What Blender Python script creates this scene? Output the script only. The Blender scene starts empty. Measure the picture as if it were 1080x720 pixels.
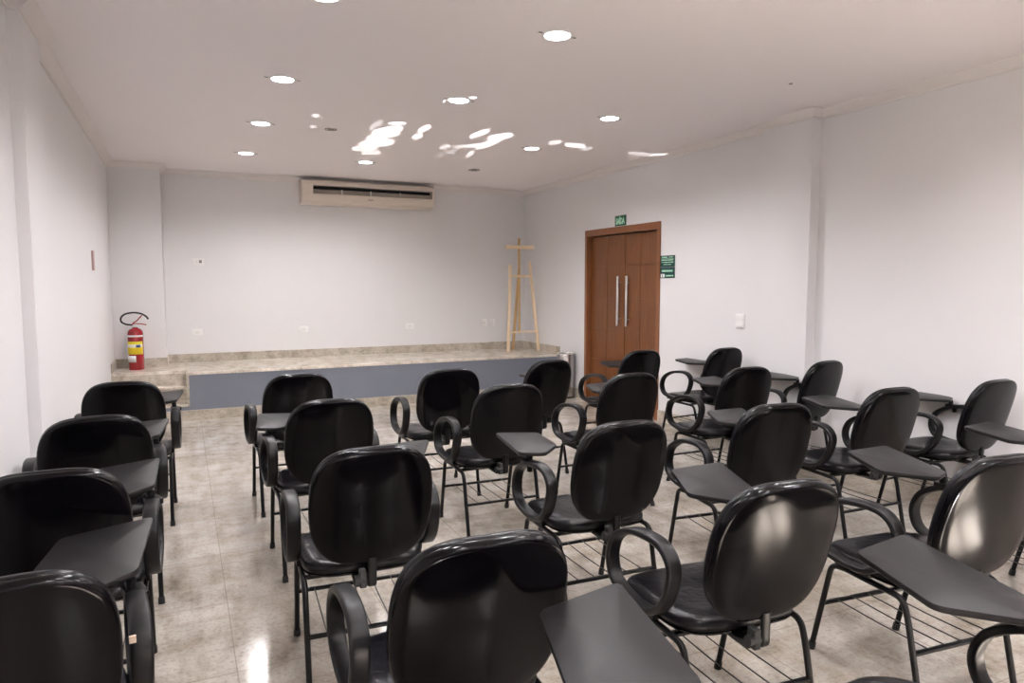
import bpy, bmesh, math, random
from mathutils import Vector, Matrix
C = bpy.context.scene
COL = C.collection
PI = math.pi
random.seed(7)

# ------------------------------------------------------------------ camera
F_PX, YAW, PITCH, ROLL = 734.5, 0.4423, -0.0823, -0.0004
cam = bpy.data.objects.new('camera', bpy.data.cameras.new('camera'))
COL.objects.link(cam)
fw = Vector((math.sin(YAW)*math.cos(PITCH), math.cos(YAW)*math.cos(PITCH), math.sin(PITCH)))
rt = Vector((math.cos(YAW), -math.sin(YAW), 0)); up = rt.cross(fw)
r2 = rt*math.cos(ROLL)+up*math.sin(ROLL); u2 = up*math.cos(ROLL)-rt*math.sin(ROLL)
cam.matrix_world = Matrix(((r2.x,u2.x,-fw.x,0),(r2.y,u2.y,-fw.y,0),(r2.z,u2.z,-fw.z,1.4),(0,0,0,1)))
cam.data.sensor_width = 36; cam.data.lens = F_PX/1080*36
cam.data.clip_start = 0.02
C.camera = cam

# ------------------------------------------------------------------ exposure and world
vs = C.view_settings
vs.view_transform = 'Standard'; vs.look = 'None'; vs.gamma = 1; vs.use_curve_mapping = False
vs.exposure = 1.0
LAMP_W = 28.0        # each recessed lamp
WINDOW_W = 5.0      # daylight through each rear window
SUN_W = 210.0         # direct sun through the rear windows, landing on the floor behind the camera
GLINT_LAMP_W = 9000.0    # added masked point lamp, standing in for reflected sun on the ceiling
w = bpy.data.worlds.new('world'); C.world = w; w.use_nodes = True
w.node_tree.nodes['Background'].inputs[0].default_value = (0.75,0.85,1,1)
w.node_tree.nodes['Background'].inputs[1].default_value = 1.0

# room numbers (metres)
XL, XR, YB, YR0 = -0.669, 4.383, 8.856, -2.6
ZC = 2.69
PLX, PLY0, PLY1 = -0.6175, 3.881, 4.39      # pilaster on the left wall
PRX, PRY0, PRY1 = 4.29, 3.826, 4.303        # pilaster on the right wall
PBX, PBY = -0.17, 8.5185                    # pilaster in the far left corner
YS, ZS = 7.823, 0.50                        # stage front and top
YREC, XREC = 8.02, 0.019                    # stage steps recess
DY0, DY1, DZ = 5.749, 7.194, 2.03           # double door outer frame
WINS = [(0.10,0.72),(1.62,2.05),(2.40,2.85)]           # rear windows, x ranges
WZ0, WZ1 = 1.50, 2.10

def area_light(name, loc, rot, sx, sy, power, col, spread=PI):
    l = bpy.data.lights.new(name,'AREA'); l.shape='RECTANGLE'; l.size=sx; l.size_y=sy
    l.energy=power; l.color=col; l.spread=spread
    o=bpy.data.objects.new(name,l); COL.objects.link(o); o.location=loc; o.rotation_euler=rot
    return o
for i,(a,b) in enumerate(WINS):
    area_light('window_daylight', ((a+b)/2, YR0-0.25, (WZ0+WZ1)/2), (PI/2,0,0), b-a, WZ1-WZ0, WINDOW_W, (0.93,0.96,1.0))

sl = bpy.data.lights.new('sun','SUN'); sl.energy = SUN_W; sl.angle = math.radians(0.6); sl.color=(1.0,0.96,0.96)
so = bpy.data.objects.new('sun', sl); COL.objects.link(so); so.location=(1,-6,4)
so.rotation_euler = Vector((0.06,1.0,-0.587)).to_track_quat('-Z','Y').to_euler()
C.cycles.caustics_reflective=False; C.cycles.caustics_refractive=False
# added point lamp behind the camera; its mask shapes sun patches on the ceiling
BX, BY, BZ = 2.05, -0.6, 1.95
GLINTS = [(1.62, 5.58, 13.66, -3.92, 7.62, 16.17, 1.0), (1.48, 5.72, 12.83, -5.1, 27.63, 2.5, 0.4), (1.62, 5.89, 7.23, -2.26, 7.97, 4.52, 1.0), (1.64, 6.11, 6.42, -1.9, 10.04, 6.81, 1.0), (1.67, 6.44, 6.17, -1.69, 4.78, 4.45, 1.0), (1.63, 6.73, 8.23, -1.97, 3.36, 7.13, 1.0), (1.74, 6.92, 10.59, -2.64, 4.21, 8.95, 1.0), (1.88, 5.68, 14.55, -6.5, 22.92, 2.3, 1.0), (1.92, 5.99, 19.41, -7.38, 14.9, 4.68, 0.8), (2.37, 5.66, 9.53, -4.88, 18.16, 2.3, 0.9), (2.58, 5.69, 8.1, -3.97, 8.47, 5.16, 1.0), (2.61, 6.02, 6.57, -3.43, 14.73, 1.3, 1.0), (2.52, 6.16, 10.39, -4.46, 9.16, 8.08, 0.9), (2.42, 6.26, 17.29, -7.01, 9.09, 8.02, 0.6), (2.3, 6.34, 16.75, -7.05, 17.9, 4.57, 0.6), (2.44, 6.53, 16.11, -6.94, 20.52, 4.77, 0.4), (2.39, 6.75, 15.85, -6.48, 25.06, 5.82, 0.3), (2.65, 6.57, 12.67, -7.56, 29.43, -5.0, 0.7), (3.14, 5.71, 13.45, -8.04, 13.48, 5.47, 0.6), (3.38, 5.75, 9.13, -5.17, 0.42, 10.62, 0.9), (3.56, 5.85, 13.82, -9.08, 15.01, 5.3, 0.5), (4.23, 5.84, 5.39, -3.81, 0.36, 11.41, 0.5), (0.98, 5.6, 35.1, -5.97, 6.96, 14.76, 0.6), (1.03, 5.99, 32.88, -5.47, 7.31, 15.51, 0.5), (1.74, 4.75, 31.93, -15.19, 47.65, 11.75, 0.8), (1.88, 4.6, 35.21, -14.28, 12.85, 27.24, 0.8)]
bl = bpy.data.lights.new('added_glint_lamp','POINT'); bl.energy = GLINT_LAMP_W; bl.color=(1,0.97,0.95); bl.shadow_soft_size = 0.0
bo = bpy.data.objects.new('added_glint_lamp', bl); COL.objects.link(bo); bo.location=(BX,BY,BZ)
bl.use_nodes = True
nt = bl.node_tree; em = nt.nodes['Emission']
def mth(nt, op, a, b=None, c=None, clamp=False):
    n = nt.nodes.new('ShaderNodeMath'); n.operation=op; n.use_clamp=clamp
    for i,v in enumerate((a,b,c)):
        if v is None: continue
        if isinstance(v,(int,float)): n.inputs[i].default_value=v
        else: nt.links.new(v,n.inputs[i])
    return n.outputs[0]
gm = nt.nodes.new('ShaderNodeNewGeometry'); sp = nt.nodes.new('ShaderNodeSeparateXYZ')
nt.links.new(gm.outputs['Incoming'], sp.inputs[0])
H = ZC-BZ
az = mth(nt,'ABSOLUTE',sp.outputs[2]); az = mth(nt,'MAXIMUM',az,0.01)
sg = mth(nt,'SIGN',sp.outputs[2])
# direction from the lamp to the lit point, pushed onto the ceiling plane (Incoming's sign drops out)
px_ = mth(nt,'MULTIPLY', mth(nt,'DIVIDE',sp.outputs[0],sp.outputs[2]), H)
py_ = mth(nt,'MULTIPLY', mth(nt,'DIVIDE',sp.outputs[1],sp.outputs[2]), H)
tot = None
for (cx,cy,a,b,c,d,s) in GLINTS:
    ex = mth(nt,'SUBTRACT',px_,cx-BX); ey = mth(nt,'SUBTRACT',py_,cy-BY)
    u = mth(nt,'ADD', mth(nt,'MULTIPLY',ex,a), mth(nt,'MULTIPLY',ey,b))
    v = mth(nt,'ADD', mth(nt,'MULTIPLY',ex,c), mth(nt,'MULTIPLY',ey,d))
    u4 = mth(nt,'POWER', mth(nt,'ABSOLUTE',u), 3.0); v4 = mth(nt,'POWER', mth(nt,'ABSOLUTE',v), 3.0)
    m = mth(nt,'MULTIPLY', mth(nt,'MULTIPLY', mth(nt,'SUBTRACT',1.35, mth(nt,'ADD',u4,v4)), 1.8, clamp=True), s)
    tot = m if tot is None else mth(nt,'MAXIMUM',tot,m)
bl.cycles.max_bounces = 2
nt.links.new(tot, em.inputs['Strength'])

# ------------------------------------------------------------------ materials
def mat(name, col, rough=0.5, metal=0.0, coat=0.0, spec=0.5):
    m = bpy.data.materials.new(name); m.use_nodes=True
    b = m.node_tree.nodes['Principled BSDF']
    b.inputs['Base Color'].default_value=(*col,1); b.inputs['Roughness'].default_value=rough
    b.inputs['Metallic'].default_value=metal; b.inputs['Coat Weight'].default_value=coat
    b.inputs['Specular IOR Level'].default_value=spec
    return m
def bs(m): return m.node_tree.nodes['Principled BSDF']
def node(m, t, **kw):
    n = m.node_tree.nodes.new(t)
    for k,v in kw.items(): setattr(n,k,v)
    return n
def lk(m,a,b): m.node_tree.links.new(a,b)
def coords(m, scale=(1,1,1), kind='Object'):
    t = node(m,'ShaderNodeTexCoord'); mp = node(m,'ShaderNodeMapping'); mp.inputs['Scale'].default_value=scale
    lk(m,t.outputs[kind],mp.inputs[0]); return mp.outputs[0]
def noise(m, vec, scale, detail=4, rough=0.55):
    n = node(m,'ShaderNodeTexNoise'); n.inputs['Scale'].default_value=scale; n.inputs['Detail'].default_value=detail
    n.inputs['Roughness'].default_value=rough
    lk(m,vec,n.inputs['Vector']); return n.outputs['Fac']
def ramp(m, fac, stops):
    r = node(m,'ShaderNodeValToRGB'); lk(m,fac,r.inputs[0]); cr = r.color_ramp
    while len(cr.elements)<len(stops): cr.elements.new(0.5)
    for e,(p,c) in zip(cr.elements,stops): e.position=p; e.color=(*c,1) if len(c)==3 else c
    return r.outputs[0]
def mix(m, fac, a, b, mode='MIX'):
    n = node(m,'ShaderNodeMix'); n.data_type='RGBA'; n.blend_type=mode
    for sock,v in ((n.inputs[0],fac),(n.inputs[6],a),(n.inputs[7],b)):
        if isinstance(v,(int,float)): sock.default_value=v
        elif isinstance(v,tuple): sock.default_value=(*v,1)
        else: lk(m,v,sock)
    return n.outputs[2]
def bump(m, h, strength=0.2, dist=0.01):
    n = node(m,'ShaderNodeBump'); n.inputs['Strength'].default_value=strength; n.inputs['Distance'].default_value=dist
    lk(m,h,n.inputs['Height']); lk(m,n.outputs[0],bs(m).inputs['Normal'])

M = {}
M['wall'] = m = mat('wall_paint',(0.70,0.665,0.66),0.55)
v = coords(m); lk(m, mix(m, noise(m,v,1.3), (0.742,0.724,0.726),(0.767,0.751,0.753)), bs(m).inputs['Base Color']); bump(m, noise(m,v,90,3), 0.06, 0.002)
M['ceil'] = mat('ceiling_paint',(0.90,0.85,0.855),0.75)
M['cornice'] = mat('cornice_plaster',(0.78,0.74,0.72),0.6)

def granite(name, base, dark, light, rough, tiles=None, streak=(1,1,1)):
    m = mat(name, base, rough)
    v = coords(m); vs_ = coords(m, streak)
    big = noise(m,vs_,2.2,6,0.62); fine = noise(m,v,60,4,0.7); mid = noise(m,vs_,9,6,0.65)
    c = ramp(m,big,[(0.3,dark),(0.5,base),(0.72,light)])
    if tiles:
        str_=noise(m,coords(m,(0.5,2.6,1)),2.6,7,0.7)
        c = mix(m,0.5,c, ramp(m,str_,[(0.40,(0.70,0.66,0.61)),(0.52,(1,1,1)),(0.7,(1.0,1.0,1.0))]),'MULTIPLY')
    c = mix(m,0.75,c, ramp(m,mid,[(0.3,(0.42,0.385,0.33)),(0.48,(0.84,0.82,0.78)),(0.62,(1.0,1.0,1.0))]),'MULTIPLY')
    c = mix(m,0.5,c, ramp(m,fine,[(0.34,(0.45,0.42,0.4)),(0.5,(1,1,1)),(0.66,(1,1,1))]),'MULTIPLY')
    if tiles:
        x0,y0,s = tiles
        t = node(m,'ShaderNodeTexCoord'); s3 = node(m,'ShaderNodeSeparateXYZ'); lk(m,t.outputs['Object'],s3.inputs[0])
        n_ = m.node_tree
        def joint(o,o0):
            f = mth(n_,'FRACT', mth(n_,'DIVIDE', mth(n_,'SUBTRACT',o,o0-100*s), s))
            d = mth(n_,'MINIMUM', f, mth(n_,'SUBTRACT',1.0,f))
            return mth(n_,'LESS_THAN', d, 0.0022/s)
        j = mth(n_,'MAXIMUM', joint(s3.outputs[0],x0), joint(s3.outputs[1],y0))
        # a slight tone of its own for every slab
        cell = node(m,'ShaderNodeCombineXYZ')
        lk(m, mth(n_,'FLOOR', mth(n_,'DIVIDE', mth(n_,'SUBTRACT',s3.outputs[0],x0), s)), cell.inputs[0])
        lk(m, mth(n_,'FLOOR', mth(n_,'DIVIDE', mth(n_,'SUBTRACT',s3.outputs[1],y0), s)), cell.inputs[1])
        wn = node(m,'ShaderNodeTexWhiteNoise'); lk(m,cell.outputs[0],wn.inputs[0])
        c = mix(m,1.0,c, ramp(m,wn.outputs['Value'],[(0,(0.9,0.89,0.88)),(1,(1,1,1))]),'MULTIPLY')
        c = mix(m, mth(n_,'MULTIPLY',j,0.5), c, (0.16,0.12,0.095))
        rr = mth(n_,'ADD', mth(n_,'MULTIPLY',noise(m,v,3.0,3),0.12), rough-0.095)
        lk(m, rr, bs(m).inputs['Roughness'])
    lk(m,c,bs(m).inputs['Base Color'])
    return m
M['floor'] = granite('polished_granite_tiles',(0.56,0.51,0.455),(0.39,0.34,0.29),(0.69,0.645,0.595),0.16,(0.135,3.22,0.61),(1.0,0.55,1))
M['granite'] = granite('granite_trim',(0.54,0.485,0.41),(0.43,0.375,0.305),(0.64,0.585,0.51),0.3)
M['stagetop'] = granite('granite_stage_top',(0.80,0.735,0.66),(0.70,0.64,0.57),(0.86,0.81,0.75),0.15)
M['blue'] = m = mat('grey_blue_paint',(0.18,0.195,0.24),0.45)
v = coords(m); lk(m, mix(m, noise(m,v,4), (0.165,0.18,0.225),(0.20,0.215,0.26)), bs(m).inputs['Base Color'])

def wood(name, c1, c2, scale, rough=0.35):
    m = mat(name,c1,rough); v = coords(m,scale)
    lk(m, ramp(m, noise(m,v,3,5,0.6), [(0.3,c1),(0.7,c2)]), bs(m).inputs['Base Color']); return m
M['doorwood'] = wood('varnished_door_wood',(0.110,0.035,0.008),(0.215,0.076,0.018),(30,30,1.2),0.32)
M['casing'] = wood('door_casing_wood',(0.20,0.072,0.027),(0.28,0.11,0.046),(20,20,2),0.35)
M['pine'] = wood('pale_pine',(0.80,0.63,0.42),(0.88,0.73,0.53),(25,25,2),0.55)
M['pinedark'] = wood('amber_pine',(0.55,0.34,0.14),(0.66,0.44,0.21),(25,25,2),0.55)
M['steel'] = mat('brushed_steel',(0.75,0.74,0.73),0.28,1.0)
M['chrome'] = mat('chrome',(0.8,0.8,0.8),0.12,1.0)
M['binsteel'] = mat('dull_steel',(0.42,0.40,0.39),0.25,1.0)
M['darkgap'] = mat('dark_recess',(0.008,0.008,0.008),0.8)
M['plastic_white'] = mat('white_plastic',(0.83,0.81,0.80),0.35)
M['plastic_cream'] = mat('cream_plastic',(0.70,0.62,0.54),0.35)
M['plastic_grey'] = mat('grey_plastic',(0.25,0.23,0.21),0.5)
M['red'] = mat('red_enamel',(0.30,0.007,0.012),0.25,0,0.4)
M['yellow'] = mat('yellow_label',(0.80,0.60,0.02),0.45)
M['paper'] = mat('white_label',(0.80,0.78,0.77),0.5)
M['navy'] = mat('blue_print',(0.05,0.07,0.25),0.5)
M['green'] = mat('dark_green_sign',(0.006,0.055,0.045),0.45)
M['signgreen'] = mat('exit_sign_green',(0.005,0.085,0.042),0.45)
M['signletter'] = mat('pale_green_lettering',(0.50,0.85,0.62),0.5)
M['plaque'] = mat('reddish_plaque',(0.50,0.33,0.31),0.5)
M['chip'] = mat('worn_foam',(0.55,0.42,0.33),0.8)
M['rubber'] = mat('black_rubber',(0.012,0.012,0.012),0.6)
# chairs
M['frame'] = mat('black_enamel_steel',(0.005,0.0045,0.005),0.30,spec=0.25)
M['wire'] = mat('black_wire',(0.02,0.018,0.018),0.35)
M['vinyl'] = m = mat('black_vinyl',(0.0035,0.003,0.0045),0.28,spec=0.27)
v = coords(m); bump(m, noise(m,coords(m,(5,5,3)),3.5,3), 0.35, 0.012)
M['shell'] = m = mat('black_gloss_shell',(0.0025,0.002,0.0027),0.14,spec=0.17)
v = coords(m); bump(m, noise(m,v,420,2), 0.10, 0.0006)
M['armpad'] = m = mat('black_moulded_armrest',(0.006,0.0053,0.006),0.38,spec=0.27)
v = coords(m); bump(m, noise(m,v,300,2), 0.15, 0.001)
M['tablet'] = m = mat('charcoal_laminate',(0.035,0.031,0.033),0.42,spec=0.30)
v = coords(m); lk(m, mix(m, noise(m,v,260,2), (0.009,0.008,0.0085),(0.018,0.016,0.017)), bs(m).inputs['Base Color']); bump(m,noise(m,v,350,2),0.1,0.0008)
def emit(name,col,s):
    m = mat(name,col,0.5); bs(m).inputs['Emission Color'].default_value=(*col,1); bs(m).inputs['Emission Strength'].default_value=s; return m
M['lamp'] = emit('lit_lamp_diffuser',(1.0,0.97,0.95),14.0)
M['glass'] = m = mat('window_glass',(1,1,1),0.02)
tr_=node(m,'ShaderNodeBsdfTransparent'); gl_=node(m,'ShaderNodeBsdfGlossy'); gl_.inputs['Roughness'].default_value=0.02
mx_=node(m,'ShaderNodeMixShader'); mx_.inputs[0].default_value=0.06
lk(m,tr_.outputs[0],mx_.inputs[1]); lk(m,gl_.outputs[0],mx_.inputs[2]); lk(m,mx_.outputs[0],m.node_tree.nodes['Material Output'].inputs[0])

# ------------------------------------------------------------------ helpers
def link(name, bm, m, parent=None, smooth=True, angle=35):
    me = bpy.data.meshes.new(name); 
    bmesh.ops.recalc_face_normals(bm, faces=bm.faces[:])
    bm.to_mesh(me); bm.free()
    for k in (m if isinstance(m,(list,tuple)) else [m]): me.materials.append(k)
    if smooth:
        for p in me.polygons: p.use_smooth=True
        try: me.set_sharp_from_angle(angle=math.radians(angle))
        except Exception: pass
    o = bpy.data.objects.new(name, me); COL.objects.link(o)
    if parent: o.parent = parent
    return o
def box(bm, x0,x1,y0,y1,z0,z1, bev=0.0, mi=0):
    vs_ = [bm.verts.new(p) for p in ((x0,y0,z0),(x1,y0,z0),(x1,y1,z0),(x0,y1,z0),(x0,y0,z1),(x1,y0,z1),(x1,y1,z1),(x0,y1,z1))]
    fs = [bm.faces.new([vs_[i] for i in q]) for q in ((0,3,2,1),(4,5,6,7),(0,1,5,4),(1,2,6,5),(2,3,7,6),(3,0,4,7))]
    for f in fs: f.material_index = mi
    if bev:
        es = list({e for f in fs for e in f.edges})
        bmesh.ops.bevel(bm, geom=es, offset=bev, segments=3, affect='EDGES', profile=0.6)
    return vs_
def B(*a, **k):
    bm = bmesh.new(); box(bm,*a,**k); return bm
def smooth_path(pts, n=8, closed=False):
    P = [Vector(p) for p in pts]; out=[]; N=len(P)
    rng = range(N if closed else N-1)
    for i in rng:
        p0 = P[(i-1)%N] if (closed or i>0) else P[0]*2-P[1]
        p1=P[i]; p2=P[(i+1)%N]
        p3 = P[(i+2)%N] if (closed or i+2<N) else P[-1]*2-P[-2]
        for k in range(n):
            t=k/n; out.append(0.5*((2*p1)+(p2-p0)*t+(2*p0-5*p1+4*p2-p3)*t*t+(3*p1-p0-3*p2+p3)*t**3))
    if not closed: out.append(P[-1])
    return out
def round_corners(pts, r, n=6):
    P=[Vector(p) for p in pts]; out=[P[0]]
    for i in range(1,len(P)-1):
        a=(P[i-1]-P[i]); b=(P[i+1]-P[i]); d=min(r,a.length*0.45,b.length*0.45)
        s=P[i]+a.normalized()*d; e=P[i]+b.normalized()*d
        for k in range(n+1):
            t=k/n; out.append((1-t)**2*s+2*t*(1-t)*P[i]+t*t*e)
    out.append(P[-1]); return out
def sweep(bm, pts, prof, closed=False, upv=Vector((1,0,0)), cap=True, mi=0):
    """prof: list of (a,b), a along upv, b along tangent x upv"""
    rings=[]; N=len(pts)
    for i,p in enumerate(pts):
        if closed: t=pts[(i+1)%N]-pts[i-1]
        else: t=pts[min(i+1,N-1)]-pts[max(i-1,0)]
        t.normalize(); u=upv-t*upv.dot(t)
        if u.length<1e-4: u=Vector((0,0,1))-t*t.z
        if u.length<1e-4: u=Vector((0,1,0))-t*t.y
        u.normalize(); w_=t.cross(u)
        rings.append([bm.verts.new(p+u*a+w_*b) for a,b in prof])
    K=len(prof)
    for i in range(N if closed else N-1):
        A,Bq=rings[i],rings[(i+1)%N]
        for k in range(K):
            f=bm.faces.new((A[k],A[(k+1)%K],Bq[(k+1)%K],Bq[k])); f.material_index=mi
    if cap and not closed:
        bm.faces.new(rings[0][::-1]); bm.faces.new(rings[-1])
def circ(r,n=10): return [(r*math.cos(2*PI*k/n), r*math.sin(2*PI*k/n)) for k in range(n)]
def rrect(a,b,r,n=3):
    out=[]
    for cx,cy,s in ((a-r,b-r,0),(-a+r,b-r,1),(-a+r,-b+r,2),(a-r,-b+r,3)):
        for k in range(n+1):
            t=PI/2*(s+k/n); out.append((cx+r*math.cos(t),cy+r*math.sin(t)))
    return out
def tube(bm, pts, r, n=10, upv=Vector((1,0,0)), closed=False, mi=0):
    sweep(bm,[Vector(p) for p in pts],circ(r,n),closed,upv,mi=mi)
def superell(a,b,n,N=56):
    out=[]
    for k in range(N):
        t=2*PI*k/N; c,s=math.cos(t),math.sin(t)
        out.append((a*math.copysign(abs(c)**(2/n),c), b*math.copysign(abs(s)**(2/n),s)))
    return out
def loft(bm, outline, layers, fn, mi=0):
    """layers: (scale, w); closed at both ends with rings converging to centre"""
    rings=[]
    for s,w_ in layers:
        rings.append([bm.verts.new(fn(u*s,v*s,w_)) for u,v in outline])
    N=len(outline)
    for A,Bq in zip(rings,rings[1:]):
        for k in range(N):
            f=bm.faces.new((A[k],A[(k+1)%N],Bq[(k+1)%N],Bq[k])); f.material_index=mi
    for R_,w_ in ((rings[0],layers[0][1]),(rings[-1],layers[-1][1])):
        c=bm.verts.new(fn(0,0,w_))
        for k in range(N):
            f=bm.faces.new((R_[k],R_[(k+1)%N],c)); f.material_index=mi
def lathe(bm, prof, cx=0, cy=0, n=28, mi=0):
    rings=[[bm.verts.new((cx+r*math.cos(2*PI*k/n),cy+r*math.sin(2*PI*k/n),z)) for k in range(n)] for r,z in prof]
    for A,Bq in zip(rings,rings[1:]):
        for k in range(n):
            f=bm.faces.new((A[k],A[(k+1)%n],Bq[(k+1)%n],Bq[k])); f.material_index=mi
    bm.faces.new(rings[0][::-1]).material_index=mi; bm.faces.new(rings[-1]).material_index=mi
def prism(bm, poly, z0, z1, mi=0, bev=0):
    a=[bm.verts.new((x,y,z0)) for x,y in poly]; b=[bm.verts.new((x,y,z1)) for x,y in poly]
    n=len(poly); fs=[bm.faces.new(a[::-1]),bm.faces.new(b)]+[bm.faces.new((a[k],a[(k+1)%n],b[(k+1)%n],b[k])) for k in range(n)]
    for f in fs: f.material_index=mi
def empty(name, label, cat, loc=(0,0,0), rz=0, group=None):
    o=bpy.data.objects.new(name,None); COL.objects.link(o); o.location=loc; o.rotation_euler=(0,0,rz)
    o.empty_display_size=0.1
    if label: tag(o,label,cat,group)
    return o
def tag(o,label,cat,group=None):
    o['label']=label; o['category']=cat
    if group: o['group']=group
    return o
def struct(name,bm,m,label=None,**k):
    o=link(name,bm,m,**k); o['kind']='structure'
    if label: o['label']=label
    return o
def copy_tree(o, parent=None):
    c=o.copy(); COL.objects.link(c); c.parent=parent
    for ch in list(o.children):
        copy_tree(ch,c)
    return c

# ------------------------------------------------------------------ room shell
T=0.12
struct('floor', B(XL-T,XR+T,YR0-T,YB+T,-0.1,0), M['floor'], smooth=False)
struct('ceiling', B(XL-T,XR+T,YR0-T,YB+T,ZC,ZC+0.1), M['ceil'], smooth=False)
bm=bmesh.new(); box(bm,XL-T,XL,YR0-T,YB+T,0,ZC); box(bm,XL-0.02,PLX,PLY0,PLY1,0,ZC)
struct('wall_left', bm, M['wall'], smooth=False)
bm=bmesh.new()
box(bm,XR,XR+T,YR0-T,DY0+0.02,0,ZC); box(bm,XR,XR+T,DY1-0.02,YB+T,0,ZC); box(bm,XR,XR+T,DY0+0.02,DY1-0.02,DZ-0.02,ZC)
box(bm,PRX,XR+0.02,PRY0,PRY1,0,ZC)
struct('wall_right', bm, M['wall'], smooth=False)
bm=bmesh.new(); box(bm,XL-0.02,XR+0.02,YB,YB+T,0,ZC); box(bm,XL-0.01,PBX,PBY,YB+0.01,0,ZC)
struct('wall_front', bm, M['wall'], smooth=False)
bm=bmesh.new(); xs=[XL-0.02]+[q for w_ in WINS for q in w_]+[XR+0.02]
box(bm,xs[0],xs[-1],YR0-T,YR0,0,WZ0); box(bm,xs[0],xs[-1],YR0-T,YR0,WZ1,ZC)
for a,b in zip(xs[0::2],xs[1::2]): box(bm,a,b,YR0-T,YR0,WZ0,WZ1)
struct('wall_rear', bm, M['wall'], smooth=False)
for i,(a,b) in enumerate(WINS):
    wn=bpy.data.objects.new('window_%d'%(i+1),None); COL.objects.link(wn); wn['kind']='structure'
    wn.location=((a+b)/2,YR0-T,WZ0)
    hw=(b-a)/2; hh=WZ1-WZ0
    bm=bmesh.new()
    box(bm,-hw,hw,0.02,0.07,0,0.05); box(bm,-hw,hw,0.02,0.07,hh-0.05,hh)
    for k in range(3):
        x=-hw+ (2*hw-0.035)*k/2; box(bm,x,x+0.035,0.02,0.07,0.05,hh-0.05)
    box(bm,-hw,hw,0.025,0.065,hh*0.62,hh*0.62+0.04)
    link('window_frame',bm,M['plastic_white'],wn,smooth=False)
    link('pane',B(-hw,hw,0.043,0.047,0,hh),M['glass'],wn,smooth=False)

def perimeter_sweep(name, path, prof, m, closed):
    """path of (x,y), room on the right side when walking; prof of (inward, z)"""
    bm=bmesh.new(); N=len(path); rings=[]
    for i in range(N):
        p=Vector(path[i]); 
        def nrm(a,b): d=(Vector(b)-Vector(a)).normalized(); return Vector((d.y,-d.x))
        n1 = nrm(path[i-1],path[i]) if (closed or i>0) else nrm(path[i],path[i+1])
        n2 = nrm(path[i],path[(i+1)%N]) if (closed or i<N-1) else n1
        mm=(n1+n2); mm=mm/(1+n1.dot(n2)) if (1+n1.dot(n2))>0.01 else n1
        rings.append([bm.verts.new((p.x+mm.x*a,p.y+mm.y*a,z)) for a,z in prof])
    K=len(prof)
    for i in range(N if closed else N-1):
        A,Q=rings[i],rings[(i+1)%N]
        for k in range(K): bm.faces.new((A[k],A[(k+1)%K],Q[(k+1)%K],Q[k]))
    if not closed: bm.faces.new(rings[0][::-1]); bm.faces.new(rings[-1])
    return struct(name,bm,m,smooth=False)
# clockwise seen from above: room on the right hand
PATH=[(XL,YR0),(XL,PLY0),(PLX,PLY0),(PLX,PLY1),(XL,PLY1),(XL,PBY),(PBX,PBY),(PBX,YB),(XR,YB),(XR,PRY1),(PRX,PRY1),(PRX,PRY0),(XR,PRY0),(XR,YR0)]
cz=2.6276
perimeter_sweep('trim_1', PATH, [(-0.005,ZC+0.005),(-0.005,cz),(0.012,cz),(0.014,cz+0.012),(0.022,cz+0.018),(0.040,cz+0.032),(0.062,cz+0.052),(0.066,cz+0.060),(0.066,ZC+0.005)], M['cornice'], True)
bp_=lambda z0,h:[(-0.004,z0),(-0.004,z0+h),(0.010,z0+h),(0.013,z0+h-0.003),(0.013,z0)]
perimeter_sweep('baseboard_left', [(XL,YR0),(XL,PLY0),(PLX,PLY0),(PLX,PLY1),(XL,PLY1),(XL,YS)], bp_(0,0.107), M['granite'], False)
perimeter_sweep('baseboard_right', [(XR,YS-0.015),(XR,DY1+0.002)], bp_(0,0.115), M['granite'], False)
o=perimeter_sweep('baseboard_right', [(XR,DY0-0.002),(XR,PRY1),(PRX,PRY1),(PRX,PRY0),(XR,PRY0),(XR,YR0)], bp_(0,0.115), M['granite'], False)
perimeter_sweep('baseboard_front', [(XL,YREC),(XL,PBY),(PBX,PBY),(PBX,YB),(XR,YB),(XR,YS-0.015)], bp_(ZS,0.098), M['granite'], False)

# ---- stage
st=bpy.data.objects.new('stage',None); COL.objects.link(st); st['kind']='structure'; st.location=(0,YS,0)
st['label']='low platform with granite top, blue-grey painted front and steps at left'
def stp(name,bm,m): 
    o=link(name,bm,m,st,smooth=False); o.location=(0,-YS,0); return o
bm=bmesh.new(); box(bm,XREC+0.02,XR,YS,YB,0.0,ZS-0.028); box(bm,XL,XREC+0.02,YREC+0.02,YB,0,ZS-0.028)
stp('stage_front',bm,M['blue'])
bm=bmesh.new()
poly=[(XREC,YS-0.012),(XR,YS-0.012),(XR,YB),(XL,YB),(XL,YREC),(XREC,YREC)]
prism(bm,poly,ZS-0.028,ZS); stp('stage_top',bm,M['stagetop'])
stp('stage_skirting',B(XL,XR,YS-0.014,YS,0.0,0.107),M['granite'])
bm=bmesh.new(); box(bm,XL,XREC,YREC-0.012,YREC+0.02,0.33,ZS-0.028); box(bm,XREC-0.004,XREC+0.02,YS-0.002,YREC+0.02,0.15,ZS-0.028)
stp('step_riser',bm,M['granite'])
bm=bmesh.new(); box(bm,XL,XREC,YS+0.07,YREC+0.02,0.16,0.33); stp('step_riser',bm,M['granite'])
bm=bmesh.new(); box(bm,XL,XREC,YS+0.055,YREC,0.326,0.350,0.004); box(bm,XL,XREC,YS-0.012,YS+0.08,0.146,0.170,0.004); stp('step_tread',bm,M['stagetop'])
stp('step_base',B(XL,XREC+0.021,YS,YREC+0.02,0.0,0.15),M['blue'])

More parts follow.
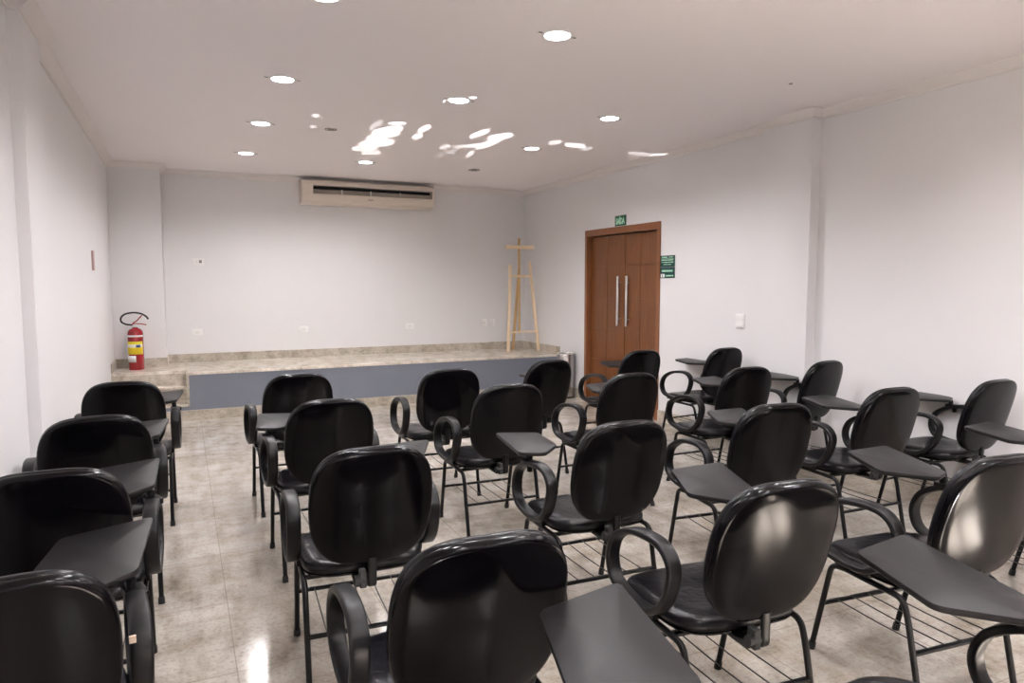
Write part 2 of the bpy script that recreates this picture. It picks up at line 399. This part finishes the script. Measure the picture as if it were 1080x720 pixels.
# ---- double door in the right wall
dr=bpy.data.objects.new('door_1',None); COL.objects.link(dr); dr['kind']='structure'; dr.location=(XR,(DY0+DY1)/2,0)
dr['label']='brown wooden double door with long steel pull handles'
W2=(DY1-DY0)/2; CW=0.085
bm=bmesh.new()
box(bm,-0.014,0.10,-W2,-W2+0.05,0,DZ,0.003); box(bm,-0.014,0.10,W2-0.05,W2,0,DZ,0.003); box(bm,-0.014,0.10,-W2+0.0501,W2-0.0501,DZ-0.075,DZ,0.003)
link('door_frame',bm,M['casing'],dr,smooth=False)
link('door_stop',B(0.075,0.115,-W2+0.05,W2-0.05,0,DZ-0.07),M['darkgap'],dr,smooth=False)
seam=6.43-(DY0+DY1)/2
rows=[0.008,0.52,0.88,1.24,1.60,1.945]
for (ya,yb,nm) in ((-W2+0.056,seam-0.002,'near'),(seam+0.002,W2-0.058,'far')):
    bm=bmesh.new()
    box(bm,0.050,0.075,ya,yb,0.008,1.945)
    ym=(ya+yb)/2+(0.03 if nm=='near' else 0.0)
    for z0,z1 in zip(rows,rows[1:]):
        for a,b in ((ya,ym),(ym,yb)):
            box(bm,0.042,0.052,a+0.003,b-0.003,z0+0.0035,z1-0.0035,0.0015)
            k=a+0.03
            while k<b-0.01:
                box(bm,0.0418,0.0435,k,k+0.006,z0+0.004,z1-0.004); k+=0.032
    leaf=link('door_leaf',bm,M['doorwood'],dr,smooth=False)
    hy=(6.352 if nm=='near' else 6.524)-(DY0+DY1)/2
    bm=bmesh.new()
    tube(bm,[(0.006,hy,0.935),(0.006,hy,1.488)],0.0135,14)
    for z in (1.01,1.41): tube(bm,[(0.006,hy,z),(0.045,hy,z)],0.008,10,Vector((0,0,1)))
    h=link('pull_handle',bm,M['steel'],leaf); h['label']='steel bar pull handle'
    if nm=='near':
        bm=bmesh.new(); tube(bm,[(0.030,seam-0.035,1.02),(0.046,seam-0.035,1.02)],0.016,16,Vector((0,0,1)))
        link('lock_cylinder',bm,M['chrome'],leaf)

# ------------------------------------------------------------------ the chair
def seat_outline():
    pts=[]
    for u,v in superell(1,1,4.2,56):
        pts.append((u*(0.222-0.010*max(0,-v)), v*0.215))
    return pts
BT=0.258     # recline of the backrest
ct,sn=math.cos(BT),math.sin(BT)
def back_fn(u,v,w_):
    # u across, v up from backrest centre, w forward
    ww = w_ + 0.42*u*u - 0.06*v*v
    y0=-0.373+0.2165*sn; z0=0.862-0.2165*ct
    return Vector((u, y0 - v*sn + ww*ct, z0 + v*ct + ww*sn))
def back_outline():
    pts=[]
    for u,v in superell(1,1,3.3,64):
        wd=0.2085*(1-0.055*max(0,v)**1.5-0.085*max(0,-v)**2)
        pts.append((u*wd, v*0.2165))
    return pts
ARM=[(0.19,0.495),(0.178,0.555),(0.138,0.602),(0.05,0.644),(-0.06,0.657),(-0.135,0.645),(-0.178,0.603),(-0.176,0.545),(-0.142,0.470),(-0.08,0.418),(0.0,0.402),(0.09,0.410),(0.162,0.436)]
RH=[(0.155,0.445),(0.405,0.470),(0.255,0.055),(0.150,0.008),(0.03,0.155)]
LH=[(-0.245,0.44),(-0.055,0.365),(-0.085,0.10),(-0.20,-0.02),(-0.30,0.03)]
TZ=0.69
def rpoly(poly,r,n=4):
    P=[Vector((x,y,0)) for x,y in poly]; out=[]; N=len(P)
    for i in range(N):
        a=P[i-1]-P[i]; b=P[(i+1)%N]-P[i]; d=min(r,a.length*0.4,b.length*0.4)
        s=P[i]+a.normalized()*d; e=P[i]+b.normalized()*d
        for k in range(n+1):
            t=k/n; q=(1-t)**2*s+2*t*(1-t)*P[i]+t*t*e; out.append((q.x,q.y))
    return out
def make_chair(hand):
    root=empty('tablet_chair',None,None)
    # seat cushion and pan
    ol=seat_outline()
    def sf(u,v,w_):
        dip=0.012*(1-min(1,(u/0.2)**2))*(1-min(1,(v/0.2)**2))
        droop=0.016*max(0,(v-0.10)/0.115)**2
        lift=0.006*max(0,(-v-0.12)/0.1)
        return Vector((u,v+0.0,0.432+w_-(dip if w_>-0.005 else 0)-droop+lift))
    bm=bmesh.new()
    loft(bm,ol,[(0.30,0.006),(0.6,0.007),(0.85,0.006),(0.94,0.001),(0.985,-0.009),(1.0,-0.022),(0.99,-0.034),(0.95,-0.038)][::-1],sf)
    link('seat',bm,M['vinyl'],root,angle=60)
    bm=bmesh.new()
    loft(bm,ol,[(0.6,-0.052),(0.93,-0.050),(0.985,-0.043),(0.995,-0.036),(0.95,-0.034)],sf)
    link('seat_pan',bm,M['shell'],root,angle=60)
    # backrest: cushion in front, moulded shell behind
    ob=back_outline()
    bm=bmesh.new()
    loft(bm,ob,[(0.96,0.020),(0.985,0.024),(0.995,0.034),(0.975,0.046),(0.93,0.053),(0.8,0.058),(0.4,0.060)],back_fn)
    link('backrest',bm,M['vinyl'],root,angle=60)
    bm=bmesh.new()
    loft(bm,ob,[(0.35,0.0),(0.8,0.0),(0.94,0.0005),(0.975,0.002),(0.993,0.007),(1.0,0.016),(0.99,0.024),(0.95,0.024)],back_fn)
    link('back_shell',bm,M['shell'],root,angle=60)
    # bracket from seat frame up into the back shell
    bm=bmesh.new()
    pth=round_corners([(0,-0.12,0.372),(0,-0.266,0.366),(0,-0.265,0.42),(0,-0.267,0.468)],0.02)
    sweep(bm,pth,rrect(0.015,0.008,0.006),upv=Vector((1,0,0)))
    link('back_bracket',bm,M['frame'],root)
    bm=bmesh.new()
    tube(bm,[(-0.058,-0.262,0.392),(-0.020,-0.262,0.392)],0.015,14,Vector((0,0,1)))
    box(bm,-0.044,-0.020,-0.275,-0.240,0.364,0.425,0.006); box(bm,-0.0555,-0.001,-0.26,-0.13,0.366,0.378,0.003)
    link('adjustment_knob',bm,M['rubber'],root)
    # side frames
    for s in (-1,1):
        x=0.216*s
        bm=bmesh.new()
        tube(bm,round_corners([(x,0.212,0.012),(x,0.128,0.366),(x,0.06,0.374)],0.045),0.0105,12)
        leg=link('leg',bm,M['frame'],root)
        bm=bmesh.new(); tube(bm,[(x,0.2145,0.0),(x,0.208,0.028)],0.0135,12); link('foot_cap',bm,M['rubber'],leg)
        bm=bmesh.new()
        tube(bm,round_corners([(x,-0.262,0.012),(x,-0.200,0.300),(x,-0.178,0.368),(x,-0.09,0.370)],0.05),0.0105,12)
        leg=link('leg',bm,M['frame'],root)
        bm=bmesh.new(); tube(bm,[(x,-0.2645,0.0),(x,-0.259,0.028)],0.0135,12); link('foot_cap',bm,M['rubber'],leg)
    bm=bmesh.new()
    for s in (-1,1): tube(bm,[(0.216*s,0.065,0.3735),(0.216*s,-0.095,0.3705)],0.0105,12)
    tube(bm,[(-0.216,0.05,0.372),(0.216,0.05,0.372)],0.009,10,Vector((0,0,1)))
    tube(bm,[(-0.216,-0.12,0.370),(0.216,-0.12,0.370)],0.009,10,Vector((0,0,1)))
    link('seat_frame',bm,M['frame'],root)
    for y in (0.168,-0.222):
        bm=bmesh.new(); sweep(bm,[Vector((-0.216,y,0.200)),Vector((0.216,y,0.200))],rrect(0.010,0.006,0.004),upv=Vector((0,1,0)))
        link('stretcher',bm,M['frame'],root)
    bm=bmesh.new()
    for k in range(5):
        x=-0.15+0.075*k; tube(bm,[(x,0.168,0.207),(x,-0.02,0.203),(x,-0.222,0.207)],0.0024,6)
    link('book_rack',bm,M['wire'],root)
    # ring armrests
    for s in (-1,1):
        pts=smooth_path([(0.246*s,y,z) for y,z in ARM],5,True)
        cen=Vector((0.246*s,0,0.53)); pts=[p+(cen-p).normalized()*0.0112 for p in pts]
        bm=bmesh.new(); sweep(bm,pts,rrect(0.0240,0.0112,0.009),True,Vector((1,0,0)))
        arm=link('armrest',bm,M['armpad'],root,angle=60)
        bm=bmesh.new()
        box(bm,min(0.205*s,0.232*s),max(0.205*s,0.232*s),-0.05,0.10,0.385,0.410,0.003)
        link('arm_bracket',bm,M['frame'],arm)
    # writing tablet
    poly=RH if hand=='R' else LH
    pr=rpoly(poly,0.028,5); bm=bmesh.new()
    cx=sum(p[0] for p in pr)/len(pr); cy=sum(p[1] for p in pr)/len(pr)
    loft(bm,[(x-cx,y-cy) for x,y in pr],[(0.97,-0.0175),(0.99,-0.015),(1.0,-0.011),(1.0,-0.005),(0.992,-0.001),(0.975,0.0)],lambda u,v,w_:Vector((u+cx,v+cy,TZ+w_)))
    tb=link('writing_tablet',bm,M['tablet'],root,angle=30)
    hx=0.246 if hand=='R' else -0.246
    tb.data.transform(Matrix.Translation((-hx,-0.05,0))); tb.location=(hx,0.05,0)
    s=1 if hand=='R' else -1
    bm=bmesh.new()
    box(bm,0.246*s-0.024,0.246*s+0.024,0.015,0.085,0.628,0.648,0.004)
    tube(bm,[(0.240*s,0.055,0.62),(0.238*s,0.060,TZ-0.017)],0.013,12)
    tube(bm,[(0.246*s,0.04,0.60),(0.246*s,0.04,0.63)],0.012,10)
    tube(bm,round_corners([(0.238*s,0.06,0.664),(0.238*s if s>0 else -0.22,0.16,0.668),(0.22*s if s>0 else -0.18,0.34,0.668)],0.03),0.006,8)
    tk=link('tablet_bracket',bm,M['frame'],tb); tk.data.transform(Matrix.Translation((-hx,-0.05,0)))
    return root

TROT={'A1':16,'A2':10,'A3':20,'A4':11,'B4':'down','B5':6,'D1':-42,'B1':12}
ROWTXT=['front row nearest the stage','second row from the stage','third row from the stage','fourth row from the stage','nearest row']
COLTXT={'A':'left of aisle','B':'first right of aisle','C':'second right of aisle','D':'third right of aisle','E':'fourth right of aisle','G':'against right wall'}
CH=[('B',1,0.610,4.612,1.1,'R'),('B',2,0.609,3.594,0.6,'L'),('B',3,0.574,2.568,-3.3,'R'),('B',4,0.586,1.664,-2.1,'R'),('B',5,0.565,0.87,0,'R'),
('A',1,-0.303,4.681,-1.4,'R'),('A',2,-0.365,3.578,5.1,'R'),('A',3,-0.363,2.68,-0.9,'R'),('A',4,-0.37,1.84,6.0,'R'),
('C',1,1.533,4.456,-1.8,'R'),('C',2,1.58,3.671,-1.1,'R'),('C',3,1.568,2.568,-2.1,'L'),('C',4,1.493,1.687,-4.2,'R'),('C',5,1.46,0.79,2,'R'),
('D',1,2.28,4.626,10.6,'R'),('D',2,2.43,3.776,0.7,'R'),('D',3,2.439,2.607,-6.8,'R'),('D',4,2.343,1.606,-5.5,'R'),
('E',1,3.333,4.952,5.0,'R'),('E',2,3.307,3.713,-1.4,'R'),('E',3,3.332,2.709,-2.2,'R'),('E',4,3.36,1.70,0,'R'),
('G',1,4.10,4.829,5.5,'R'),('G',2,4.01,3.751,7.9,'R'),('G',3,4.10,2.661,1.8,'R')]
protos={'R':make_chair('R'),'L':make_chair('L')}; used={'R':False,'L':False}
for cl,rw,x,y,deg,hd in CH:
    if not used[hd]: c=protos[hd]; used[hd]=True
    else: c=copy_tree(protos[hd])
    c.location=(x,y,0); c.rotation_euler=(0,0,math.radians(deg))
    tb=[k for k in c.children if k.name.startswith('writing_tablet')][0]
    tr=TROT.get(cl+str(rw))
    tb.location=(0.246 if hd=='R' else -0.246,0.05,0); tb.rotation_euler=(0,0,0)
    if tr=='down':
        tb.rotation_euler=(0,PI/2,0)
        tb.location=(0.29-0.69,0.0,0.40)
    elif tr: tb.rotation_euler=(0,0,math.radians(tr))
    side='left-hand' if hd=='L' else 'writing'
    rt_=ROWTXT[rw-1]
    if cl=='E' and rw==4: tag(c,'black chair cut by the right edge, only its writing tablet showing','chair','black tablet-arm chairs in rows'); continue
    if cl=='B' and rw==5: tag(c,'black chair cut by the bottom edge, only its large grey writing tablet showing','chair','black tablet-arm chairs in rows'); continue
    if cl=='C' and rw==5: tag(c,'black chair in the bottom right corner, ring armrests and tablet showing','chair','black tablet-arm chairs in rows'); continue
    tag(c, f"black {side}-tablet chair, {rt_}, {COLTXT[cl]}", 'chair','black tablet-arm chairs in rows')
    if cl=='A' and rw==4:
        arm=[k for k in c.children if k.name.startswith('armrest')][-1]
        s_=link('worn_chip',B(0.222,0.236,-0.176,-0.1685,0.612,0.628,0.001),M['chip'],arm); s_['label']='pale chip worn in the black armrest'

# ------------------------------------------------------------------ air conditioner on the far wall
AX0,AX1=1.335,2.985
ac=empty('air_conditioner','long cream wall-mounted air conditioner high on the far wall','air conditioner',((AX0+AX1)/2,YB,2.362))
hw=(AX1-AX0)/2
prof=[(0,0.0),(-0.13,0.004),(-0.185,0.03),(-0.215,0.085),(-0.225,0.15),(-0.225,0.22),(-0.215,0.262),(-0.19,0.285),(-0.15,0.292),(0,0.292)]
def ac_shape(bm,x0,x1,pr,mi=0):
    a=[bm.verts.new((x0,y,z)) for y,z in pr]; b=[bm.verts.new((x1,y,z)) for y,z in pr]; n=len(pr)
    for k in range(n): bm.faces.new((a[k],a[(k+1)%n],b[(k+1)%n],b[k])).material_index=mi
    bm.faces.new(a[::-1]); bm.faces.new(b)
bm=bmesh.new()
mid_hi=[(y,z) for y,z in prof]
# body: ends solid, middle with an opening between z .12 and .215
ac_shape(bm,-hw+0.012,-hw+0.13,prof); ac_shape(bm,hw-0.03,hw-0.012,prof)
low=[(0,0),(-0.13,0.004),(-0.185,0.03),(-0.208,0.075),(-0.220,0.12),(-0.15,0.12),(0,0.12)]
hig=[(0,0.215),(-0.15,0.215),(-0.225,0.215),(-0.215,0.262),(-0.19,0.285),(-0.15,0.292),(0,0.292)]
ac_shape(bm,-hw+0.1301,hw-0.0301,low); ac_shape(bm,-hw+0.1301,hw-0.0301,hig)
link('housing',bm,M['plastic_cream'],ac,smooth=False)
for sx in (-1,1):
    bm=bmesh.new(); pr=[(y*1.02,z*1.0-0.003+ (0.004 if z>0.2 else 0)) for y,z in prof]
    x0,x1=(-hw,-hw+0.012) if sx<0 else (hw-0.012,hw)
    ac_shape(bm,x0,x1,pr); link('end_cap',bm,M['plastic_cream'],ac,smooth=False)
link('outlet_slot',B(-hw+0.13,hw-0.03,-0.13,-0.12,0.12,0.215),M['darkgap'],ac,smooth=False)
bm=bmesh.new()
vv=[(-0.216,0.166),(-0.213,0.170),(-0.150,0.150),(-0.153,0.146)]
ac_shape(bm,-hw+0.135,hw-0.035,vv); 
vv=[(-0.222,0.142),(-0.219,0.146),(-0.160,0.130),(-0.163,0.126)]
ac_shape(bm,-hw+0.135,hw-0.035,vv)
link('louvre',bm,M['plastic_cream'],ac,smooth=False)
for x in (-hw+0.47,-0.0,hw-0.45):
    link('louvre_clip',B(x-0.008,x+0.008,-0.229,-0.215,0.122,0.176,0.002),M['plastic_white'],ac,smooth=False)
link('display',B(-0.03,0.03,-0.212,-0.195,0.068,0.078,0.001),M['plastic_grey'],ac,smooth=False)

# ------------------------------------------------------------------ recessed lamps
def lamp(x,y,label):
    t=empty('downlight',label,'ceiling lamp',(x,y,ZC),0,'round recessed ceiling lamps')
    bm=bmesh.new()
    sweep(bm,[Vector((0.075*math.cos(a),0.075*math.sin(a),-0.002)) for a in [2*PI*k/36 for k in range(36)]],rrect(0.004,0.009,0.003),True,Vector((0,0,1)))
    link('trim_ring',bm,M['plastic_white'],t)
    bm=bmesh.new(); lathe(bm,[(0.068,0.0),(0.066,-0.005),(0.05,-0.009),(0.001,-0.010)][::-1],n=32); link('diffuser',bm,M['lamp'],t)
    for s in (-1,1):
        link('spring_clip',B(s*0.098-0.012,s*0.098+0.012,-0.006,0.006,-0.002,0.0),M['plastic_grey'],t,smooth=False)
    l=bpy.data.lights.new('downlight_beam','SPOT'); l.energy=LAMP_W; l.color=(0.99,0.972,1.0); l.spot_size=math.radians(158); l.spot_blend=0.7; l.shadow_soft_size=0.06
    o=bpy.data.objects.new('downlight_beam',l); COL.objects.link(o); o.parent=t; o.location=(0,0,-0.075)
LX=[0.625,1.815,3.07]; LY=[7.46,6.04,4.70,3.28,1.90,0.50,-0.9]
seen={(0,0):'small lit round lamp in the ceiling, left row, farthest, near the stage',(0,1):'lit round lamp in the ceiling, left row, second from the stage',(0,2):'lit round lamp in the ceiling, left row, third from the stage',(0,3):'lit round lamp cut by the top edge of the photo, left row',
(1,0):'lit round lamp in the ceiling just before the air conditioner',(1,2):'lit round lamp in the ceiling, middle row, with sun glints beside it',(1,3):'large lit round lamp in the ceiling, middle row, nearest and brightest',
(2,1):'small lit round lamp in the ceiling, right row, beside streaks of sunlight',(2,2):'lit round lamp in the ceiling, right row, nearest'}
for i,x in enumerate(LX):
    for j,y in enumerate(LY):
        if j>3 : lamp(x,y,'lit round recessed ceiling lamp behind the camera'); continue
        if (i,j) in seen: lamp(x,y,seen[(i,j)])
def socket(x,y,label,r=0.045):
    t=empty('lamp_socket',label,'ceiling fitting',(x,y,ZC),0,'empty round lamp openings in the ceiling')
    bm=bmesh.new(); sweep(bm,[Vector((r*math.cos(a),r*math.sin(a),-0.002)) for a in [2*PI*k/24 for k in range(24)]],rrect(0.003,0.006,0.002),True,Vector((0,0,1)))
    link('rim',bm,M['plastic_grey'],t)
    bm=bmesh.new(); lathe(bm,[(r*0.6,-0.001),(r*0.55,-0.004),(0.001,-0.004)],n=20); link('cap',bm,M['plastic_grey'],t)
socket(1.177,6.02,'small unlit dark fitting in the ceiling left of the sunlight patches',0.045)
socket(3.049,7.441,'small unlit dark slot in the ceiling right of the air conditioner',0.06)
bm=bmesh.new(); lathe(bm,[(0.012,0.0),(0.012,-0.004),(0.004,-0.006)],3.607,3.406,12)
for v_ in bm.verts: v_.co.z+=ZC
tag(link('ceiling_hook',bm,M['plastic_grey']),'tiny dark hook hole in the bare ceiling at right','hook')

# ------------------------------------------------------------------ wall plates
def plate(name,label,pos,axis,w_,h_,style,group=None):
    t=empty(name,label,'socket' if 'outlet' in name else 'switch',pos,0 if axis=='y' else -PI/2,group)
    # local: x across, -y out of wall, z up
    link('cover_plate',B(-w_/2,w_/2,-0.009,-0.001,-h_/2,h_/2,0.003),M['plastic_white'],t)
    if style=='outlet':
        bm=bmesh.new()
        for k in (-1,0,1): box(bm,k*0.012-0.002,k*0.012+0.002,-0.0105,-0.0085,-0.003,0.003)
        box(bm,-0.024,0.024,-0.0098,-0.0085,-0.010,-0.0085); link('pin_hole',bm,M['plastic_grey'],t,smooth=False)
    elif style=='socket2':
        bm=bmesh.new()
        for z in (-0.024,0,0.024):
            for k in (-1,1): box(bm,k*0.010-0.003,k*0.010+0.003,-0.0105,-0.0085,z-0.003,z+0.003)
        link('pin_hole',bm,M['plastic_grey'],t,smooth=False)
    elif style=='control':
        link('dark_button',B(0.008,0.038,-0.016,-0.008,-0.014,0.020,0.002),M['plastic_grey'],t)
        link('button',B(-0.02,-0.012,-0.011,-0.008,-0.004,0.003),M['plastic_grey'],t)
    elif style=='switch':
        link('rocker',B(-w_*0.36,w_*0.36,-0.0125,-0.008,-h_*0.42,h_*0.02,0.002),M['plastic_white'],t)
        link('rocker',B(-w_*0.36,w_*0.36,-0.0125,-0.008,h_*0.05,h_*0.42,0.002),M['plastic_white'],t)
    return t
g='power outlets low on the far wall'
plate('power_outlet','white outlet plate low on the far wall, near the extinguisher',(0.150,YB,0.846),'y',0.115,0.075,'outlet',g)
plate('power_outlet','white outlet plate low on the far wall, below the air conditioner left end',(1.345,YB,0.846),'y',0.115,0.075,'outlet',g)
plate('power_outlet','white outlet plate low on the far wall, between air conditioner and easel',(2.701,YB,0.851),'y',0.115,0.075,'outlet',g)
plate('power_outlet','left of two outlet plates beside the wooden easel',(3.765,YB,0.870),'y',0.085,0.10,'outlet',g)
plate('power_outlet','right of two outlet plates beside the easel, with column of holes',(3.885,YB,0.868),'y',0.08,0.10,'socket2',g)
plate('wall_control','white control plate with dark button on the far wall above the extinguisher','' or (0.188,YB,1.656),'y',0.125,0.085,'control')
plate('light_switch','white light switch on the right wall between door and pilaster',(XR,4.615,1.077),'x',0.105,0.125,'switch')

# ------------------------------------------------------------------ signs
def text_mesh(txt,size):
    cu=bpy.data.curves.new('lettering','FONT'); cu.body=txt; cu.size=size; cu.extrude=0.0012; cu.align_x='CENTER'; cu.align_y='CENTER'; cu.offset=size*0.035
    o=bpy.data.objects.new('lettering',cu); COL.objects.link(o)
    dg=bpy.context.evaluated_depsgraph_get(); me=bpy.data.meshes.new_from_object(o.evaluated_get(dg))
    bpy.data.objects.remove(o); return me
t=empty('exit_sign','small green exit sign reading SAÍDA above the wooden double door','sign',(XR,6.465,2.088),-PI/2)
link('panel',B(-0.105,0.105,-0.008,-0.001,-0.052,0.060,0.002),M['signgreen'],t)
me=text_mesh('SAÍDA',0.068); me.materials.append(M['signletter'])
o=bpy.data.objects.new('lettering',me); COL.objects.link(o); o.parent=t; o.rotation_euler=(PI/2,0,0); o.location=(0,-0.0095,-0.004); o.scale=(0.86,1.35,1)
def strokes(bm,z,h,x0,x1,seed):
    rnd=random.Random(seed); x=x0
    while x<x1-0.006:
        wv=rnd.choice((0.005,0.007,0.009)); box(bm,x,min(x+wv,x1),-0.0098,-0.0078,z-h/2,z+h/2); x+=wv+rnd.choice((0.002,0.002,0.006))
t=empty('notice_sign','dark green notice with lines of small pale print right of the door, upper one','sign',(XR,5.630,1.625),-PI/2,'green notices right of the door')
link('panel',B(-0.110,0.110,-0.008,-0.001,-0.055,0.057,0.002),M['green'],t)
bm=bmesh.new()
for k,(z,h,a,b) in enumerate([(0.040,0.009,-0.085,0.0),(0.040,0.006,0.02,0.09),(0.012,0.008,-0.095,0.095),(-0.010,0.008,-0.095,0.095),(-0.032,0.008,-0.06,0.06)]): strokes(bm,z,h,a,b,k)
box(bm,-0.1,0.1,-0.0095,-0.0078,0.024,0.0265)
link('small_print',bm,M['signletter'],t,smooth=False)
t=empty('notice_sign','dark green notice with a white pictogram box right of the door, lower one','sign',(XR,5.630,1.512),-PI/2,'green notices right of the door')
link('panel',B(-0.110,0.110,-0.008,-0.001,-0.053,0.053,0.002),M['green'],t)
bm=bmesh.new(); strokes(bm,0.017,0.016,-0.085,0.085,11); strokes(bm,-0.030,0.012,-0.02,0.095,12)
link('small_print',bm,M['signletter'],t,smooth=False)
bm=bmesh.new(); box(bm,-0.100,-0.04,-0.0105,-0.0078,-0.047,-0.012,0.001); pc=link('pictogram',bm,M['paper'],t)
bm=bmesh.new(); box(bm,-0.075,-0.065,-0.0115,-0.0102,-0.042,-0.026); box(bm,-0.078,-0.062,-0.0115,-0.0102,-0.024,-0.018); link('pictogram_figure',bm,M['green'],pc,smooth=False)
tag(link('wall_plaque',B(XL+0.001,XL+0.016,6.785,6.865,1.515,1.68,0.002),M['plaque']),'narrow reddish plaque on the left wall','plaque')

# ------------------------------------------------------------------ fire extinguisher on the stage corner
fx,fy=-0.455,8.33
fe=empty('fire_extinguisher','red fire extinguisher with yellow label and black hose on the stage corner','fire extinguisher',(fx,fy,ZS))
def band(z0,z1,a0,a1,r,m,name,parent,label=None):
    bm=bmesh.new(); n=16
    ra=[(r*math.cos(a0+(a1-a0)*k/n),r*math.sin(a0+(a1-a0)*k/n)) for k in range(n+1)]
    a=[bm.verts.new((x,y,z0)) for x,y in ra]; b=[bm.verts.new((x,y,z1)) for x,y in ra]
    for k in range(n): bm.faces.new((a[k],a[k+1],b[k+1],b[k]))
    o=link(name,bm,m,parent); 
    md=o.modifiers.new('thick','SOLIDIFY'); md.thickness=0.0012; md.offset=1
    if label: o['label']=label
    return o
bm=bmesh.new(); lathe(bm,[(0.070,0),(0.074,0.006),(0.074,0.385),(0.066,0.412),(0.048,0.430),(0.026,0.440),(0.024,0.448)]); body=link('cylinder',bm,M['red'],fe)
A0,A1=-PI*0.95,-PI*0.12
band(0.348,0.366,A0,A1,0.0745,M['paper'],'label_band',body,'white lettered band')
band(0.165,0.300,A0,A1-0.15,0.0745,M['yellow'],'label_band',body,'yellow instruction label')
band(0.238,0.270,A0,A1-0.2,0.0758,M['paper'],'label_band',body,'white strip on yellow label')
band(0.238,0.266,-PI*0.48,-PI*0.30,0.0771,M['navy'],'label_print',body)
band(0.083,0.150,-PI*0.93,-PI*0.50,0.0745,M['paper'],'label_band',body,'white inspection tag')
bm=bmesh.new(); lathe(bm,[(0.018,0.44),(0.018,0.470),(0.012,0.478)]); box(bm,-0.02,0.02,-0.012,0.012,0.462,0.482,0.003); link('valve',bm,M['steel'],fe)
bm=bmesh.new()
sweep(bm,round_corners([(-0.03,0,0.478),(0.0,0,0.486),(0.06,0,0.482),(0.108,0,0.470)],0.02),rrect(0.012,0.005,0.003),upv=Vector((0,1,0)))
sweep(bm,round_corners([(-0.02,0,0.490),(0.02,0,0.515),(0.068,0,0.572)],0.02),rrect(0.012,0.006,0.003),upv=Vector((0,1,0)))
link('lever',bm,M['red'],fe)
bm=bmesh.new()
tube(bm,smooth_path([(-0.015,0,0.472),(-0.08,-0.005,0.480),(-0.122,-0.01,0.508),(-0.125,-0.01,0.550),(-0.085,-0.01,0.588),(-0.01,-0.01,0.602),(0.06,-0.01,0.590),(0.108,-0.01,0.560),(0.128,-0.01,0.530)],6),0.0095,10,Vector((0,1,0)))
link('hose',bm,M['rubber'],fe)

# ------------------------------------------------------------------ easel in the far right corner of the stage
ea=empty('easel','tall pale wooden easel standing on the stage in the right corner','easel',(4.12,8.38,ZS),0.0)
ea.scale=(1.06,1.0,0.985)
def bar(name,a,b,w_,d_,m):
    bm=bmesh.new(); sweep(bm,[Vector(a),Vector(b)],rrect(w_/2,d_/2,0.002,2),upv=Vector((1,0,0)) if abs((Vector(b)-Vector(a)).normalized().x)<0.8 else Vector((0,0,1)))
    return link(name,bm,m,ea)
bar('leg',(-0.205,-0.02,0),(-0.135,0.07,1.17),0.036,0.022,M['pine'])
bar('leg',(0.225,-0.02,0),(0.135,0.07,1.22),0.036,0.022,M['pine'])
bar('rear_leg',(-0.015,0.255,0),(0.0,0.10,1.12),0.03,0.022,M['pinedark'])
bar('mast',(0.0,0.085,0.24),(0.0,0.10,1.535),0.026,0.018,M['pinedark'])
bar('shelf',(-0.190,-0.005,0.265),(0.205,-0.005,0.265),0.02,0.05,M['pine'])
bar('crossbar',(-0.150,0.06,1.02),(0.150,0.06,1.02),0.03,0.018,M['pine'])
bar('top_clamp',(-0.205,0.055,1.41),(0.185,0.055,1.41),0.05,0.03,M['pine'])

# ------------------------------------------------------------------ steel bin beside the stage
bn=empty('waste_bin','slim stainless steel waste bin between the stage end and the door','bin',(4.262,7.45,0))
bm=bmesh.new(); lathe(bm,[(0.092,0.02),(0.094,0.03),(0.094,0.545),(0.091,0.55),(0.088,0.545),(0.088,0.10),(0.001,0.10)],n=36); link('bin_body',bm,M['binsteel'],bn)
bm=bmesh.new(); lathe(bm,[(0.085,0.0),(0.09,0.004),(0.09,0.022),(0.085,0.024)],n=32); link('base_ring',bm,M['rubber'],bn)
bm=bmesh.new(); sweep(bm,[Vector((0.0935*math.cos(a),0.0935*math.sin(a),0.548)) for a in [2*PI*k/36 for k in range(36)]],circ(0.004,8),True,Vector((0,0,1))); link('rim',bm,M['steel'],bn)
bn.scale=(1.15,1.15,1)
